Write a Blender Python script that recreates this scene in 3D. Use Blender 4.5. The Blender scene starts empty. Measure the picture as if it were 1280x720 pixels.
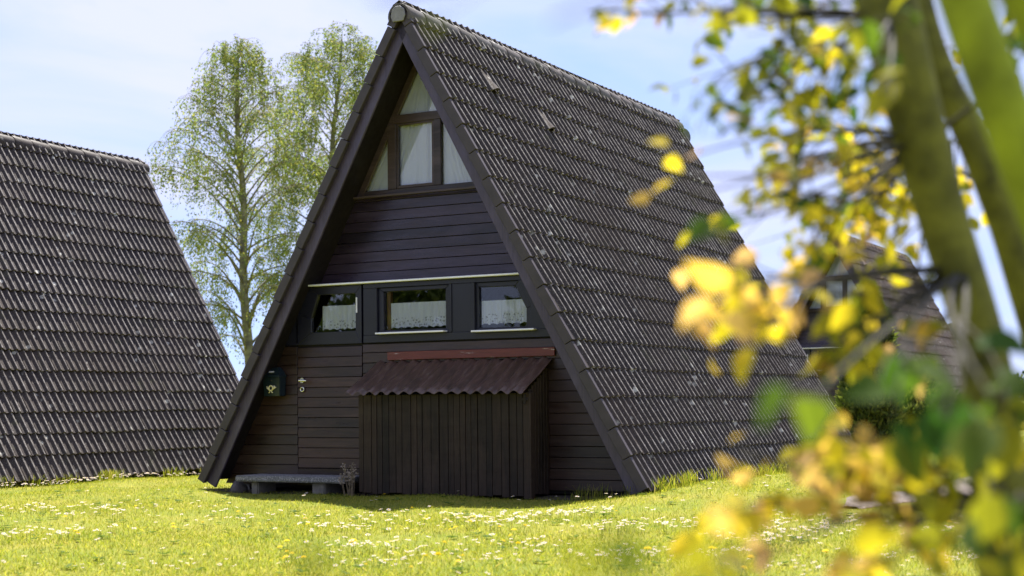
import bpy, bmesh, math, random
import numpy as np
from mathutils import Vector, Matrix

C = bpy.context.scene
COL = C.collection
R = math.radians

# ---------------------------------------------------------------- camera
F_PX, CAM, YAW, PITCH, ROLL, SHIFT = 1842.66, Vector((7.961, -12.215, 0.749)), 0.503, 0.025, -0.010, 98.1
_d = Vector((-math.sin(YAW)*math.cos(PITCH), math.cos(YAW)*math.cos(PITCH), math.sin(PITCH)))
_r = Vector((math.cos(YAW), math.sin(YAW), 0)); _u = _r.cross(_d)
_r2 = _r*math.cos(ROLL) + _u*math.sin(ROLL); _u2 = -_r*math.sin(ROLL) + _u*math.cos(ROLL)
camd = bpy.data.cameras.new('camera'); cam = bpy.data.objects.new('camera', camd); COL.objects.link(cam)
m = Matrix.Identity(4)
for i in range(3):
    m[i][0], m[i][1], m[i][2], m[i][3] = _r2[i], _u2[i], -_d[i], CAM[i]
cam.matrix_world = m
camd.sensor_width = 36; camd.lens = F_PX/1280*36; camd.shift_y = SHIFT/1280
camd.clip_start = 0.05; camd.clip_end = 2000
camd.dof.use_dof = True; camd.dof.focus_distance = 13.6; camd.dof.aperture_fstop = 2.5
camd.dof.aperture_blades = 0
C.camera = cam

def at(px, py, depth):
    """a point that far ahead of the camera (used to lay out the plants measured from the photograph)"""
    return CAM + (_d + _r2*((px-640)/F_PX) - _u2*((py-360-SHIFT)/F_PX))*depth

# ---------------------------------------------------------------- light
SUN_EL, SUN_AZ = R(67), R(-28)          # azimuth from +Y towards +X
S = Vector((math.sin(SUN_AZ)*math.cos(SUN_EL), math.cos(SUN_AZ)*math.cos(SUN_EL), math.sin(SUN_EL)))
ld = bpy.data.lights.new('sun', 'SUN'); lo = bpy.data.objects.new('sun', ld); COL.objects.link(lo)
ld.energy = 5.0; ld.angle = R(0.53); ld.color = (1.0, 0.95, 0.86)
lo.rotation_euler = S.to_track_quat('Z', 'Y').to_euler()
w = bpy.data.worlds.new('World'); C.world = w; w.use_nodes = True
nt = w.node_tree; nt.nodes.clear()
N = lambda t: nt.nodes.new(t)
out = N('ShaderNodeOutputWorld'); bg = N('ShaderNodeBackground'); bg.inputs[1].default_value = 0.080
sky = N('ShaderNodeTexSky'); sky.sky_type = 'NISHITA'; sky.sun_disc = False
sky.sun_elevation = SUN_EL; sky.sun_rotation = SUN_AZ; sky.altitude = 300; sky.air_density = 1.0; sky.dust_density = 0.6; sky.ozone_density = 1.6
tc = N('ShaderNodeTexCoord'); mp = N('ShaderNodeMapping'); mp.inputs['Scale'].default_value = (1.6, 1.6, 6.5)
mp.inputs['Rotation'].default_value = (R(8), R(12), R(20))
n1 = N('ShaderNodeTexNoise'); n1.inputs['Scale'].default_value = 2.1; n1.inputs['Detail'].default_value = 7; n1.inputs['Roughness'].default_value = 0.52
n1.inputs['Distortion'].default_value = 0.5
cr = N('ShaderNodeValToRGB'); cr.color_ramp.elements[0].position = 0.24; cr.color_ramp.elements[1].position = 0.62
mul = N('ShaderNodeMath'); mul.operation = 'MULTIPLY'; mul.inputs[1].default_value = 0.9
mx = N('ShaderNodeMix'); mx.data_type = 'RGBA'
mx.inputs[7].default_value = (3.9, 4.2, 5.2, 1)
nt.links.new(tc.outputs['Generated'], mp.inputs[0]); nt.links.new(mp.outputs[0], n1.inputs[0])
nt.links.new(n1.outputs[0], cr.inputs[0]); nt.links.new(cr.outputs[0], mul.inputs[0]); nt.links.new(mul.outputs[0], mx.inputs[0])
va = N('ShaderNodeVectorMath'); va.operation = 'ADD'; va.inputs[1].default_value = (0, 0, .22)
vn = N('ShaderNodeVectorMath'); vn.operation = 'NORMALIZE'
nt.links.new(tc.outputs['Generated'], va.inputs[0]); nt.links.new(va.outputs[0], vn.inputs[0]); nt.links.new(vn.outputs[0], sky.inputs[0])
nt.links.new(sky.outputs[0], mx.inputs[6]); tint = N('ShaderNodeMix'); tint.data_type = 'RGBA'; tint.blend_type = 'MULTIPLY'; tint.inputs[0].default_value = 1; tint.inputs[7].default_value = (1.0, .965, 1.07, 1)
nt.links.new(mx.outputs[2], tint.inputs[6]); nt.links.new(tint.outputs[2], bg.inputs[0]); nt.links.new(bg.outputs[0], out.inputs[0])
C.view_settings.view_transform = 'Standard'; C.view_settings.look = 'None'; C.view_settings.gamma = 1
C.view_settings.exposure = 1.5
C.render.engine = 'CYCLES'
C.cycles.use_denoising = True
C.cycles.max_bounces = 8; C.cycles.transparent_max_bounces = 16; C.cycles.caustics_reflective = False; C.cycles.caustics_refractive = False
C.cycles.sample_clamp_indirect = 6

# ---------------------------------------------------------------- helpers
random.seed(7); rng = np.random.default_rng(7)
U = random.uniform

def tag(o, label=None, cat=None, group=None, kind=None):
    if label: o['label'] = label
    if cat: o['category'] = cat
    if group: o['group'] = group
    if kind: o['kind'] = kind
    return o

def thing(name, label, cat, loc=(0, 0, 0), rz=0, group=None):
    o = bpy.data.objects.new(name, None); COL.objects.link(o); o.location = loc; o.rotation_euler = (0, 0, rz)
    o.empty_display_size = .2
    return tag(o, label, cat, group)

class MB:
    def __init__(s): s.v = []; s.f = []
    def add(s, vs, fs):
        b = len(s.v); s.v += [tuple(p) for p in vs]; s.f += [tuple(b+i for i in f) for f in fs]; return s
    def box(s, x0, x1, y0, y1, z0, z1):
        return s.add([(x, y, z) for z in (z0, z1) for y in (y0, y1) for x in (x0, x1)],
                     [(0, 2, 3, 1), (4, 5, 7, 6), (0, 1, 5, 4), (2, 6, 7, 3), (0, 4, 6, 2), (1, 3, 7, 5)])
    def prism(s, poly, y0, y1):
        """poly in x,z; extruded along y"""
        a = sum(poly[i][0]*poly[(i+1) % len(poly)][1]-poly[(i+1) % len(poly)][0]*poly[i][1] for i in range(len(poly)))
        if a < 0: poly = poly[::-1]
        n = len(poly)
        vs = [(x, y0, z) for x, z in poly] + [(x, y1, z) for x, z in poly]
        fs = [tuple(range(n)), tuple(range(2*n-1, n-1, -1))] + [(i, n+i, n+(i+1) % n, (i+1) % n) for i in range(n)]
        return s.add(vs, fs)
    def hexa(s, p):   # 8 corners, lower 4 ccw, upper 4
        return s.add(p, [(3, 2, 1, 0), (4, 5, 6, 7), (0, 1, 5, 4), (1, 2, 6, 5), (2, 3, 7, 6), (3, 0, 4, 7)])
    def tube(s, pts, rad, n=8, cap=True):
        pts = [Vector(p) for p in pts]; rings = []; ref = Vector((0.31, 0.17, 0.93)); vs = []; fs = []
        for i, p in enumerate(pts):
            t = (pts[min(i+1, len(pts)-1)] - pts[max(i-1, 0)]).normalized()
            a = ref - t*ref.dot(t)
            if a.length < 1e-3: a = t.orthogonal()
            a.normalize(); b = t.cross(a); ref = a
            r_ = rad[i] if hasattr(rad, '__len__') else rad
            for k in range(n):
                g = 2*math.pi*k/n; vs.append(p + (a*math.cos(g)+b*math.sin(g))*r_)
        for i in range(len(pts)-1):
            for k in range(n):
                fs.append((i*n+k, i*n+(k+1) % n, (i+1)*n+(k+1) % n, (i+1)*n+k))
        if cap: fs += [tuple(range(n-1, -1, -1)), tuple(range((len(pts)-1)*n, len(pts)*n))]
        return s.add(vs, fs)
    def build(s, name, mat, parent=None, bevel=0, smooth=False, seg=1):
        me = bpy.data.meshes.new(name); me.from_pydata(s.v, [], s.f)
        if bevel:
            bm = bmesh.new(); bm.from_mesh(me)
            es = [e for e in bm.edges if len(e.link_faces) == 2 and e.calc_face_angle(0) > .6]
            bmesh.ops.bevel(bm, geom=es, offset=bevel, segments=seg, affect='EDGES', clamp_overlap=True)
            bm.to_mesh(me); bm.free()
        if smooth: me.polygons.foreach_set('use_smooth', [True]*len(me.polygons))
        me.materials.append(mat); me.update()
        o = bpy.data.objects.new(name, me); COL.objects.link(o)
        if parent: o.parent = parent
        return o

def big_mesh(name, verts, faces, mat, parent=None, smooth=False, attrs=None):
    """verts (n,3) float array; faces (m,k) int array"""
    verts = np.asarray(verts, np.float32); faces = np.asarray(faces, np.int32)
    me = bpy.data.meshes.new(name); k = faces.shape[1]
    me.vertices.add(len(verts)); me.vertices.foreach_set('co', verts.ravel())
    me.loops.add(faces.size); me.loops.foreach_set('vertex_index', faces.ravel())
    me.polygons.add(len(faces)); me.polygons.foreach_set('loop_start', np.arange(0, faces.size, k, dtype=np.int32))
    try: me.polygons.foreach_set('loop_total', np.full(len(faces), k, np.int32))
    except Exception: pass
    if smooth: me.polygons.foreach_set('use_smooth', np.ones(len(faces), bool))
    me.update(calc_edges=True); me.validate()
    for nm, val in (attrs or {}).items():
        a = me.attributes.new(nm, 'FLOAT', 'FACE'); a.data.foreach_set('value', np.asarray(val, np.float32))
    me.materials.append(mat)
    o = bpy.data.objects.new(name, me); COL.objects.link(o)
    if parent: o.parent = parent
    return o

def retile(root, m_):
    for c_ in root.children:
        if c_.name.split('.')[0] in ('roof', 'ridge'): c_.material_slots[0].link = 'OBJECT'; c_.material_slots[0].material = m_

def copy_tree(o, parent=None, skip=()):
    c = o.copy(); COL.objects.link(c); c.parent = parent
    for ch in list(o.children):
        if ch.name.split('.')[0] not in skip: copy_tree(ch, c, skip)
    return c

# ---------------------------------------------------------------- materials
class Mat:
    def __init__(s, name):
        s.m = bpy.data.materials.new(name); s.m.use_nodes = True; s.t = s.m.node_tree; s.t.nodes.clear()
        s.o = s.n('ShaderNodeOutputMaterial')
    def n(s, t, **kw):
        q = s.t.nodes.new(t)
        for k, v in kw.items():
            if hasattr(q, k): setattr(q, k, v)
            else: q.inputs[k.replace('_', ' ')].default_value = v
        return q
    def l(s, a, b): s.t.links.new(a, b)
    def ramp(s, fac, stops):
        q = s.n('ShaderNodeValToRGB'); e = q.color_ramp.elements
        while len(e) < len(stops): e.new(.5)
        for el, (p, c) in zip(e, stops): el.position = p; el.color = (*c, 1) if len(c) == 3 else c
        s.l(fac, q.inputs[0]); return q.outputs[0]
    def noise(s, scale, detail=4, rough=.55, vec=None, dist=0):
        q = s.n('ShaderNodeTexNoise'); q.inputs['Scale'].default_value = scale; q.inputs['Detail'].default_value = detail
        q.inputs['Roughness'].default_value = rough; q.inputs['Distortion'].default_value = dist
        if vec is not None: s.l(vec, q.inputs[0])
        return q.outputs[0]
    def obj(s, scale=(1, 1, 1), rot=(0, 0, 0)):
        tcn = s.n('ShaderNodeTexCoord'); mpn = s.n('ShaderNodeMapping'); mpn.inputs['Scale'].default_value = scale; mpn.inputs['Rotation'].default_value = rot
        s.l(tcn.outputs['Object'], mpn.inputs[0]); return mpn.outputs[0]
    def mix(s, fac, a, b, mode='MIX'):
        q = s.n('ShaderNodeMix'); q.data_type = 'RGBA'; q.blend_type = mode
        for i, x in ((0, fac), (6, a), (7, b)):
            if isinstance(x, (int, float)): q.inputs[i].default_value = x
            elif isinstance(x, tuple): q.inputs[i].default_value = (*x, 1)
            else: s.l(x, q.inputs[i])
        return q.outputs[2]
    def bump(s, h, strength=.3, dist=.01):
        q = s.n('ShaderNodeBump'); q.inputs['Strength'].default_value = strength; q.inputs['Distance'].default_value = dist
        s.l(h, q.inputs['Height']); return q.outputs[0]
    def pbr(s, col, rough=.6, metal=0, spec=.5, normal=None):
        q = s.n('ShaderNodeBsdfPrincipled')
        if isinstance(col, tuple): q.inputs['Base Color'].default_value = (*col, 1)
        else: s.l(col, q.inputs['Base Color'])
        if isinstance(rough, (int, float)): q.inputs['Roughness'].default_value = rough
        else: s.l(rough, q.inputs['Roughness'])
        q.inputs['Metallic'].default_value = metal; q.inputs['Specular IOR Level'].default_value = spec
        if normal is not None: s.l(normal, q.inputs['Normal'])
        return q.outputs[0]
    def done(s, sh): s.l(sh, s.o.inputs[0]); return s.m

def mat_plain(name, col, rough=.6, metal=0, var=.25, scale=14, bump=.15):
    k = Mat(name); v = k.obj(); n = k.noise(scale, 5, .6, v)
    c = k.ramp(n, [(.25, tuple(x*(1-var) for x in col)), (.75, tuple(min(1, x*(1+var)) for x in col))])
    return k.done(k.pbr(c, rough, metal, normal=k.bump(k.noise(scale*6, 3, .6, v), bump, .004)))

def mat_wood(name, dark, light, rough=.42, along='x', spec=.5, patch=None):
    k = Mat(name)
    sc = (1.2, 22, 22) if along == 'x' else (22, 22, 1.2)
    v = k.obj(sc); g = k.noise(3.0, 6, .62, v, .6)
    isl = k.n('ShaderNodeNewGeometry').outputs['Random Per Island']
    c = k.ramp(g, [(.28, dark), (.72, light)])
    c = k.mix(.8, c, k.ramp(isl, [(0, (.42, .40, .40)), (1, (1.5, 1.4, 1.3))]), 'MULTIPLY')
    big = k.noise(1.3, 4, .6, k.obj((1, 1, 1)))
    wz = k.noise(2.2, 6, .75, k.obj((1.6, 1.6, .5) if along == 'z' else (.5, 1.6, 2.6)))
    c = k.mix(k.ramp(wz, [(.50, (0, 0, 0)), (.72, (.55, .55, .55))]), c, tuple(x*2.1 for x in light))
    if patch: c = k.mix(k.ramp(big, [(.45, (0, 0, 0)), (.75, (.7, .7, .7))]), c, patch)
    rr = k.ramp(k.noise(5, 4, .6, k.obj((.6, 3, 3))), [(.3, (rough-.1,)*3), (.7, (rough+.14,)*3)])
    return k.done(k.pbr(c, rr, 0, spec, k.bump(g, .35, .003)))

def mat_tiles(name, base):
    k = Mat(name); v0 = k.obj(); oi = k.n('ShaderNodeObjectInfo')
    va_ = k.n('ShaderNodeVectorMath'); va_.operation = 'ADD'; k.l(v0, va_.inputs[0]); k.l(oi.outputs['Location'], va_.inputs[1]); v = va_.outputs[0]
    isl = k.n('ShaderNodeNewGeometry').outputs['Random Per Island']
    c = k.ramp(isl, [(0, tuple(x*.72 for x in base)), (.5, base), (1, tuple(x*1.3 for x in base))])
    warm = k.noise(.9, 4, .6, v)
    c = k.mix(k.ramp(warm, [(.45, (0, 0, 0)), (.72, (.5, .5, .5))]), c, (base[0]*1.35, base[1]*.95, base[2]*.85))
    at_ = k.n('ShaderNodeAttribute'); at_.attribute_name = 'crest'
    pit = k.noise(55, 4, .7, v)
    wear_lit = k.mix(1.0, k.ramp(at_.outputs['Fac'], [(.80, (0, 0, 0)), (.98, (.95, .95, .95))]), k.ramp(k.noise(17, 5, .75, v), [(.38, (.12, .12, .12)), (.58, (1, 1, 1))]), 'MULTIPLY')
    c = k.mix(wear_lit, c, (.44, .41, .39))  # worn crests, with the rolls' sunlit stripes also painted into this pale tone
    c = k.mix(k.ramp(pit, [(.42, (.5, .5, .5)), (.62, (0, 0, 0))]), c, tuple(x*.55 for x in base))
    # lichen: small pale rosettes and a fine pale crust
    vo = k.n('ShaderNodeTexVoronoi'); vo.inputs['Scale'].default_value = 6.0; vo.inputs['Randomness'].default_value = 1
    k.l(k.mix(.04, v, k.noise(30, 3, .6, v)), vo.inputs[0])
    spot = k.ramp(vo.outputs['Distance'], [(.13, (1, 1, 1)), (.20, (0, 0, 0))])
    sel = k.ramp(k.noise(2.3, 5, .7, v), [(.47, (0, 0, 0)), (.56, (1, 1, 1))])
    m1 = k.mix(1.0, spot, sel, 'MULTIPLY')
    c = k.mix(m1, c, (.50, .49, .45))
    cr_ = k.ramp(k.noise(85, 5, .75, v), [(.57, (0, 0, 0)), (.68, (.85, .85, .85))])
    c = k.mix(cr_, c, (.34, .32, .30))
    stn = k.ramp(k.noise(.55, 5, .65, v), [(.40, (0, 0, 0)), (.66, (.6, .6, .6))])
    c = k.mix(stn, c, (.055, .040, .030))
    moss = k.ramp(k.noise(3.4, 5, .7, v), [(.58, (0, 0, 0)), (.72, (.65, .65, .65))])
    c = k.mix(moss, c, (.06, .06, .03))
    return k.done(k.pbr(c, k.ramp(pit, [(.3, (.75,)*3), (.7, (.5,)*3)]), 0, .3, k.bump(pit, .5, .004)))

def mat_leaf(name, stops, attr=None, trans=.5, rough=.75, gain=1.0):
    k = Mat(name)
    if attr:
        a = k.n('ShaderNodeAttribute'); a.attribute_name = attr; fac = a.outputs['Fac']
    else: fac = k.n('ShaderNodeNewGeometry').outputs['Random Per Island']
    c = k.ramp(fac, stops)
    d = k.n('ShaderNodeBsdfDiffuse'); t = k.n('ShaderNodeBsdfTranslucent'); g = k.n('ShaderNodeBsdfGlossy'); g.inputs['Roughness'].default_value = rough
    k.l(c, d.inputs[0])
    k.l(k.mix(1.0, c, (gain, gain, gain*.8), 'MULTIPLY'), t.inputs[0])
    m1 = k.n('ShaderNodeMixShader'); m1.inputs[0].default_value = trans; k.l(d.outputs[0], m1.inputs[1]); k.l(t.outputs[0], m1.inputs[2])
    m2 = k.n('ShaderNodeMixShader'); m2.inputs[0].default_value = .02; k.l(m1.outputs[0], m2.inputs[1]); k.l(g.outputs[0], m2.inputs[2])
    return k.done(m2.outputs[0])

def mat_glass():
    k = Mat('window_glass')
    g = k.n('ShaderNodeBsdfGlossy'); g.inputs['Roughness'].default_value = .015
    t = k.n('ShaderNodeBsdfTransparent'); t.inputs[0].default_value = (.97, .98, .98, 1)
    fr = k.n('ShaderNodeFresnel'); fr.inputs[0].default_value = 1.6
    k.l(k.bump(k.noise(1.7, 2, .5, k.obj()), .05, .02), g.inputs['Normal'])
    mm = k.n('ShaderNodeMath'); mm.operation = 'MULTIPLY_ADD'; mm.inputs[1].default_value = .75; mm.inputs[2].default_value = .0; k.l(fr.outputs[0], mm.inputs[0])
    m1 = k.n('ShaderNodeMixShader'); k.l(mm.outputs[0], m1.inputs[0]); k.l(t.outputs[0], m1.inputs[1]); k.l(g.outputs[0], m1.inputs[2])
    return k.done(m1.outputs[0])

def mat_curtain(name, lace=False):
    k = Mat(name); v = k.obj()
    d = k.n('ShaderNodeBsdfDiffuse'); d.inputs[0].default_value = (.80, .84, 1.0, 1)
    t = k.n('ShaderNodeBsdfTranslucent'); t.inputs[0].default_value = (.8, .8, .8, 1)
    m1 = k.n('ShaderNodeMixShader'); m1.inputs[0].default_value = .18; k.l(d.outputs[0], m1.inputs[1]); k.l(t.outputs[0], m1.inputs[2])
    if not lace: return k.done(m1.outputs[0])
    vo = k.n('ShaderNodeTexVoronoi'); vo.inputs['Scale'].default_value = 38; k.l(v, vo.inputs[0])
    holes = k.ramp(vo.outputs['Distance'], [(.30, (1, 1, 1)), (.42, (0, 0, 0))])
    sep = k.n('ShaderNodeSeparateXYZ'); k.l(v, sep.inputs[0])
    band = k.n('ShaderNodeMapRange'); band.inputs[1].default_value = 1.640; band.inputs[2].default_value = 1.630
    k.l(sep.outputs[2], band.inputs[0])
    hole = k.mix(1.0, holes, band.outputs[0], 'MULTIPLY')
    f = k.n('ShaderNodeMath'); f.operation = 'MULTIPLY'; f.inputs[1].default_value = .5
    k.l(hole, f.inputs[0])
    tr = k.n('ShaderNodeBsdfTransparent'); m2 = k.n('ShaderNodeMixShader'); k.l(f.outputs[0], m2.inputs[0]); k.l(m1.outputs[0], m2.inputs[1]); k.l(tr.outputs[0], m2.inputs[2])
    return k.done(m2.outputs[0])

M = {}
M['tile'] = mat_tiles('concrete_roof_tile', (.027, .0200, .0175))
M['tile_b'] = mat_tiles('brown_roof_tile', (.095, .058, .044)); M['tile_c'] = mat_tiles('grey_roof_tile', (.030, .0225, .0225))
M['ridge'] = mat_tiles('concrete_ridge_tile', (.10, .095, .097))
M['verge'] = mat_plain('verge_tile', (.044, .035, .040), .6, var=.3, scale=6)
M['disc'] = mat_plain('ridge_end_grey', (.20, .195, .21), .7, var=.2, scale=30)
M['fascia'] = mat_wood('bargeboard_wood', (.028, .023, .044), (.054, .044, .076), .40, 'z')
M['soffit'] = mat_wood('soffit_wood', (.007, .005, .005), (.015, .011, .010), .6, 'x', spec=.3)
M['siding'] = mat_wood('siding_dark', (.011, .0075, .016), (.032, .021, .038), .32, 'x')
M['siding_low'] = mat_wood('siding_brown', (.011, .006, .0048), (.038, .022, .016), .38, 'x', patch=(.042, .020, .016))
M['door'] = mat_wood('door_wood', (.014, .007, .006), (.047, .025, .019), .36, 'x', patch=(.056, .022, .020))
M['frame'] = mat_plain('charcoal_paint', (.009, .009, .021), .38, var=.2, scale=5, bump=.05)
M['gframe'] = mat_wood('brown_frame_wood', (.024, .016, .017), (.052, .036, .036), .42, 'x')
M['shed'] = mat_wood('shed_board', (.008, .005, .0035), (.033, .021, .014), .62, 'z', spec=.3)
k = Mat('corrugated_sheet'); v = k.obj((1, 1, 1)); n = k.noise(3.5, 6, .7, k.obj((5, 1.2, 1.2)))
c = k.ramp(n, [(.3, (.030, .018, .012)), (.55, (.078, .042, .030)), (.75, (.13, .095, .075))])
c = k.mix(k.ramp(k.noise(11, 6, .8, v), [(.60, (0, 0, 0)), (.72, (.8, .8, .8))]), c, (.16, .14, .12))
M['corr'] = k.done(k.pbr(c, .42, normal=k.bump(k.noise(40, 4, .7, v), .3, .004)))
M['white'] = mat_plain('white_paint', (.84, .83, .87), .45, var=.08, scale=20, bump=.05)
M['metal'] = mat_plain('brushed_metal', (.72, .70, .66), .25, 1, var=.08, scale=30, bump=.03)
M['mail'] = mat_plain('mailbox_green', (.011, .022, .028), .35, var=.2, scale=10, bump=.04)
M['emblem'] = mat_plain('emblem_cream', (.75, .68, .38), .4, var=.05, scale=10, bump=.02)
M['glass'] = mat_glass(); M['curtain'] = mat_curtain('white_curtain'); M['lace'] = mat_curtain('lace_curtain', True)
k = Mat('peeling_red_board'); v = k.obj((1.5, 10, 14)); g = k.noise(3, 6, .7, v)
pe = k.ramp(k.noise(4.2, 6, .75, k.obj((1, 4, 9))), [(.63, (0, 0, 0)), (.68, (1, 1, 1))])
M['red'] = k.done(k.pbr(k.mix(pe, k.ramp(g, [(.3, (.085, .016, .015)), (.7, (.16, .032, .028))]), (.45, .38, .36)), .5, normal=k.bump(g, .3, .004)))
k = Mat('exposed_aggregate'); v = k.obj(); vo = k.n('ShaderNodeTexVoronoi'); vo.inputs['Scale'].default_value = 95; k.l(v, vo.inputs[0])
M['slab'] = k.done(k.pbr(k.mix(k.ramp(vo.outputs['Distance'], [(.35, (0, 0, 0)), (.6, (1, 1, 1))]), k.ramp(vo.outputs['Color'], [(.2, (.16, .16, .17)), (.8, (.46, .44, .43))]), (.12, .12, .12)), .8, normal=k.bump(vo.outputs['Distance'], .8, .006)))
M['block'] = mat_plain('old_concrete', (.17, .155, .14), .85, var=.4, scale=12, bump=.6)
M['stone'] = mat_plain('dark_stone', (.08, .07, .065), .8, var=.5, scale=15, bump=.8)
k = Mat('gravel'); v = k.obj(); vo = k.n('ShaderNodeTexVoronoi'); vo.inputs['Scale'].default_value = 34; k.l(v, vo.inputs[0])
M['gravel'] = k.done(k.pbr(k.mix(.3, k.ramp(vo.outputs['Color'], [(.1, (.13, .10, .09)), (.9, (.30, .24, .225))]), k.ramp(k.noise(2, 4, .6, v), [(.3, (.11, .10, .06)), (.7, (.28, .235, .215))])), .9, normal=k.bump(vo.outputs['Distance'], 1.0, .02)))
k = Mat('lawn_soil'); v = k.obj(); n = k.noise(1.1, 6, .65, v); n2 = k.noise(18, 5, .7, v)
c = k.ramp(n, [(.3, (.13, .17, .018)), (.5, (.19, .20, .022)), (.72, (.25, .22, .035))])
c = k.mix(k.ramp(n2, [(.30, (.4, .4, .4)), (.5, (0, 0, 0))]), c, (.07, .07, .02))
M['ground'] = k.done(k.pbr(c, .9, 0, .2, k.bump(n2, .8, .05)))

# ---------------------------------------------------------------- terrain
def gz(x, y):
    """height of the lawn"""
    x = np.asarray(x, float); y = np.asarray(y, float)
    z = np.full(np.broadcast(x, y).shape, -.15)
    z = z + .10*np.clip((x-2.0)/.7, 0, 1)*np.clip((y+1.4)/1.3, 0, 1)*np.clip((6.5-x)/3, 0, 1)        # bank along the right eave
    z = z + .018*np.sin(x*1.7+.6)*np.cos(y*1.3+1) + .010*np.sin(x*4.1+y*2.7)
    z = z - .05*np.clip((-x-4.2)/1.4, 0, 1)
    return z
def gz1(x, y): return float(gz(x, y))
ax = np.concatenate([-np.geomspace(400, 14, 22), np.arange(-13.6, 13.7, .2), np.geomspace(14, 400, 22)])
ay = np.concatenate([-np.geomspace(400, 16, 18), np.arange(-15.6, 12.1, .2), np.geomspace(12.5, 600, 30)])
X, Y = np.meshgrid(ax, ay); Z = gz(X, Y)
nx, ny = len(ax), len(ay); idx = np.arange(nx*ny).reshape(ny, nx)
fa = np.stack([idx[:-1, :-1], idx[:-1, 1:], idx[1:, 1:], idx[1:, :-1]], -1).reshape(-1, 4)
tag(big_mesh('ground', np.stack([X, Y, Z], -1).reshape(-1, 3), fa, M['ground'], smooth=True), kind='structure')
# gravel path to the right of the house: a thin cambered ribbon along y
pv, pf = [], []
ys = np.arange(-.7, 13, .25)
for i, y in enumerate(ys):
    xc = 4.75 + .22*math.sin(y*.45) + .02*y; hw = (.36+.06*math.sin(y*2.1))*min(1, .25+(y+.7)*.9)
    for j, q in enumerate((-1, -.6, 0, .6, 1)):
        x = xc + q*hw; pv.append((x, y, gz1(x, y) + (.004 if abs(q) == 1 else .022)))
    if i:
        for j in range(4): a = (i-1)*5+j; pf.append((a, a+1, a+6, a+5))
tag(big_mesh('gravel_path', pv, pf, M['gravel'], smooth=True), kind='structure')
sv, sf = [], []
for i, x in enumerate(np.arange(-2.45, 2.5, .15)):
    for j, y in enumerate(np.arange(-.05, 1.2, .15)): sv.append((x, y+(.05*math.sin(x*6) if j == 0 else 0), gz1(x, y)+.005))
nj = len(np.arange(-.05, 1.2, .15))
for i in range(len(sv)//nj-1):
    for j in range(nj-1): a = i*nj+j; sf.append((a, a+nj, a+nj+1, a+1))
tag(big_mesh('bare_soil', sv, sf, mat_plain('dark_soil', (.045, .034, .022), .95, var=.5, scale=9, bump=.9), smooth=True), kind='structure')
def on_path(x, y): return (np.abs(x - (4.75+.22*np.sin(y*.45)+.02*y)) < .34) & (y > -.5)

# ---------------------------------------------------------------- the A-frame house
H, HW, L = 4.80, 2.60, 7.11
SL = math.hypot(H, HW); NC = 18; CE = SL/NC
TH = HW/H                                         # horizontal run per height
def slope_pt(side, s, y, n):                     # s metres up from the eave, n metres out of the roof plane
    ux, uz = -HW/SL, H/SL; nx_, nz_ = H/SL, HW/SL
    return (side*(HW + ux*s + nx_*n), y, uz*s + nz_*n)

def tile_slope(side):
    V, Fc, CR = [], [], []; rs = random.Random(11+side)
    W = .244; nt_ = int(round((L-.04)/W)); per = 22
    offs = np.linspace(0, W, per+1)
    def prof(t):
        q = (t % .122)-.066
        return .036*math.exp(-(abs(q)/.024)**2.6)
    for i in range(NC):
        s0 = i*CE; s1 = min(s0+CE+.05, SL-.02)
        if i == 0: s0 -= .03
        for j in range(nt_):
            y0 = .04 + j*(L-.08)/nt_; js, jn, jt = rs.gauss(0, .004), rs.gauss(0, .0022) + .007*math.sin(y0*1.3+i*.35) + .005*math.sin(y0*3.1-i*.8), rs.gauss(0, .003)
            if rs.random() < .014: js -= rs.uniform(.015, .05); jt += rs.uniform(-.012, .012)
            vent = (side == 1) and (i, j) in ((15, 4), (14, 8))
            b = len(V)
            for row in range(3):
                for t in offs:
                    y = y0 + t*((L-.08)/nt_/W)
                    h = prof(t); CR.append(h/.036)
                    if vent: h = max(h, .075*math.exp(-((t-.122)/.055)**4)) if row < 2 else h
                    if row == 0: V.append(slope_pt(side, s0+js, y, h-.036+jn+jt*(t/W-.5)*2))          # bottom of the lip
                    elif row == 1: V.append(slope_pt(side, s0+js+.002, y, h-.006+jn+jt*(t/W-.5)*2))
                    else: V.append(slope_pt(side, s1, y, prof(t)-.036+jn))
            n = per+1
            for row in range(2):
                for q in range(per):
                    a = b+row*n+q; f = (a, a+1, a+n+1, a+n); Fc.append(f if side > 0 else f[::-1])
    return V, Fc, CR

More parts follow.
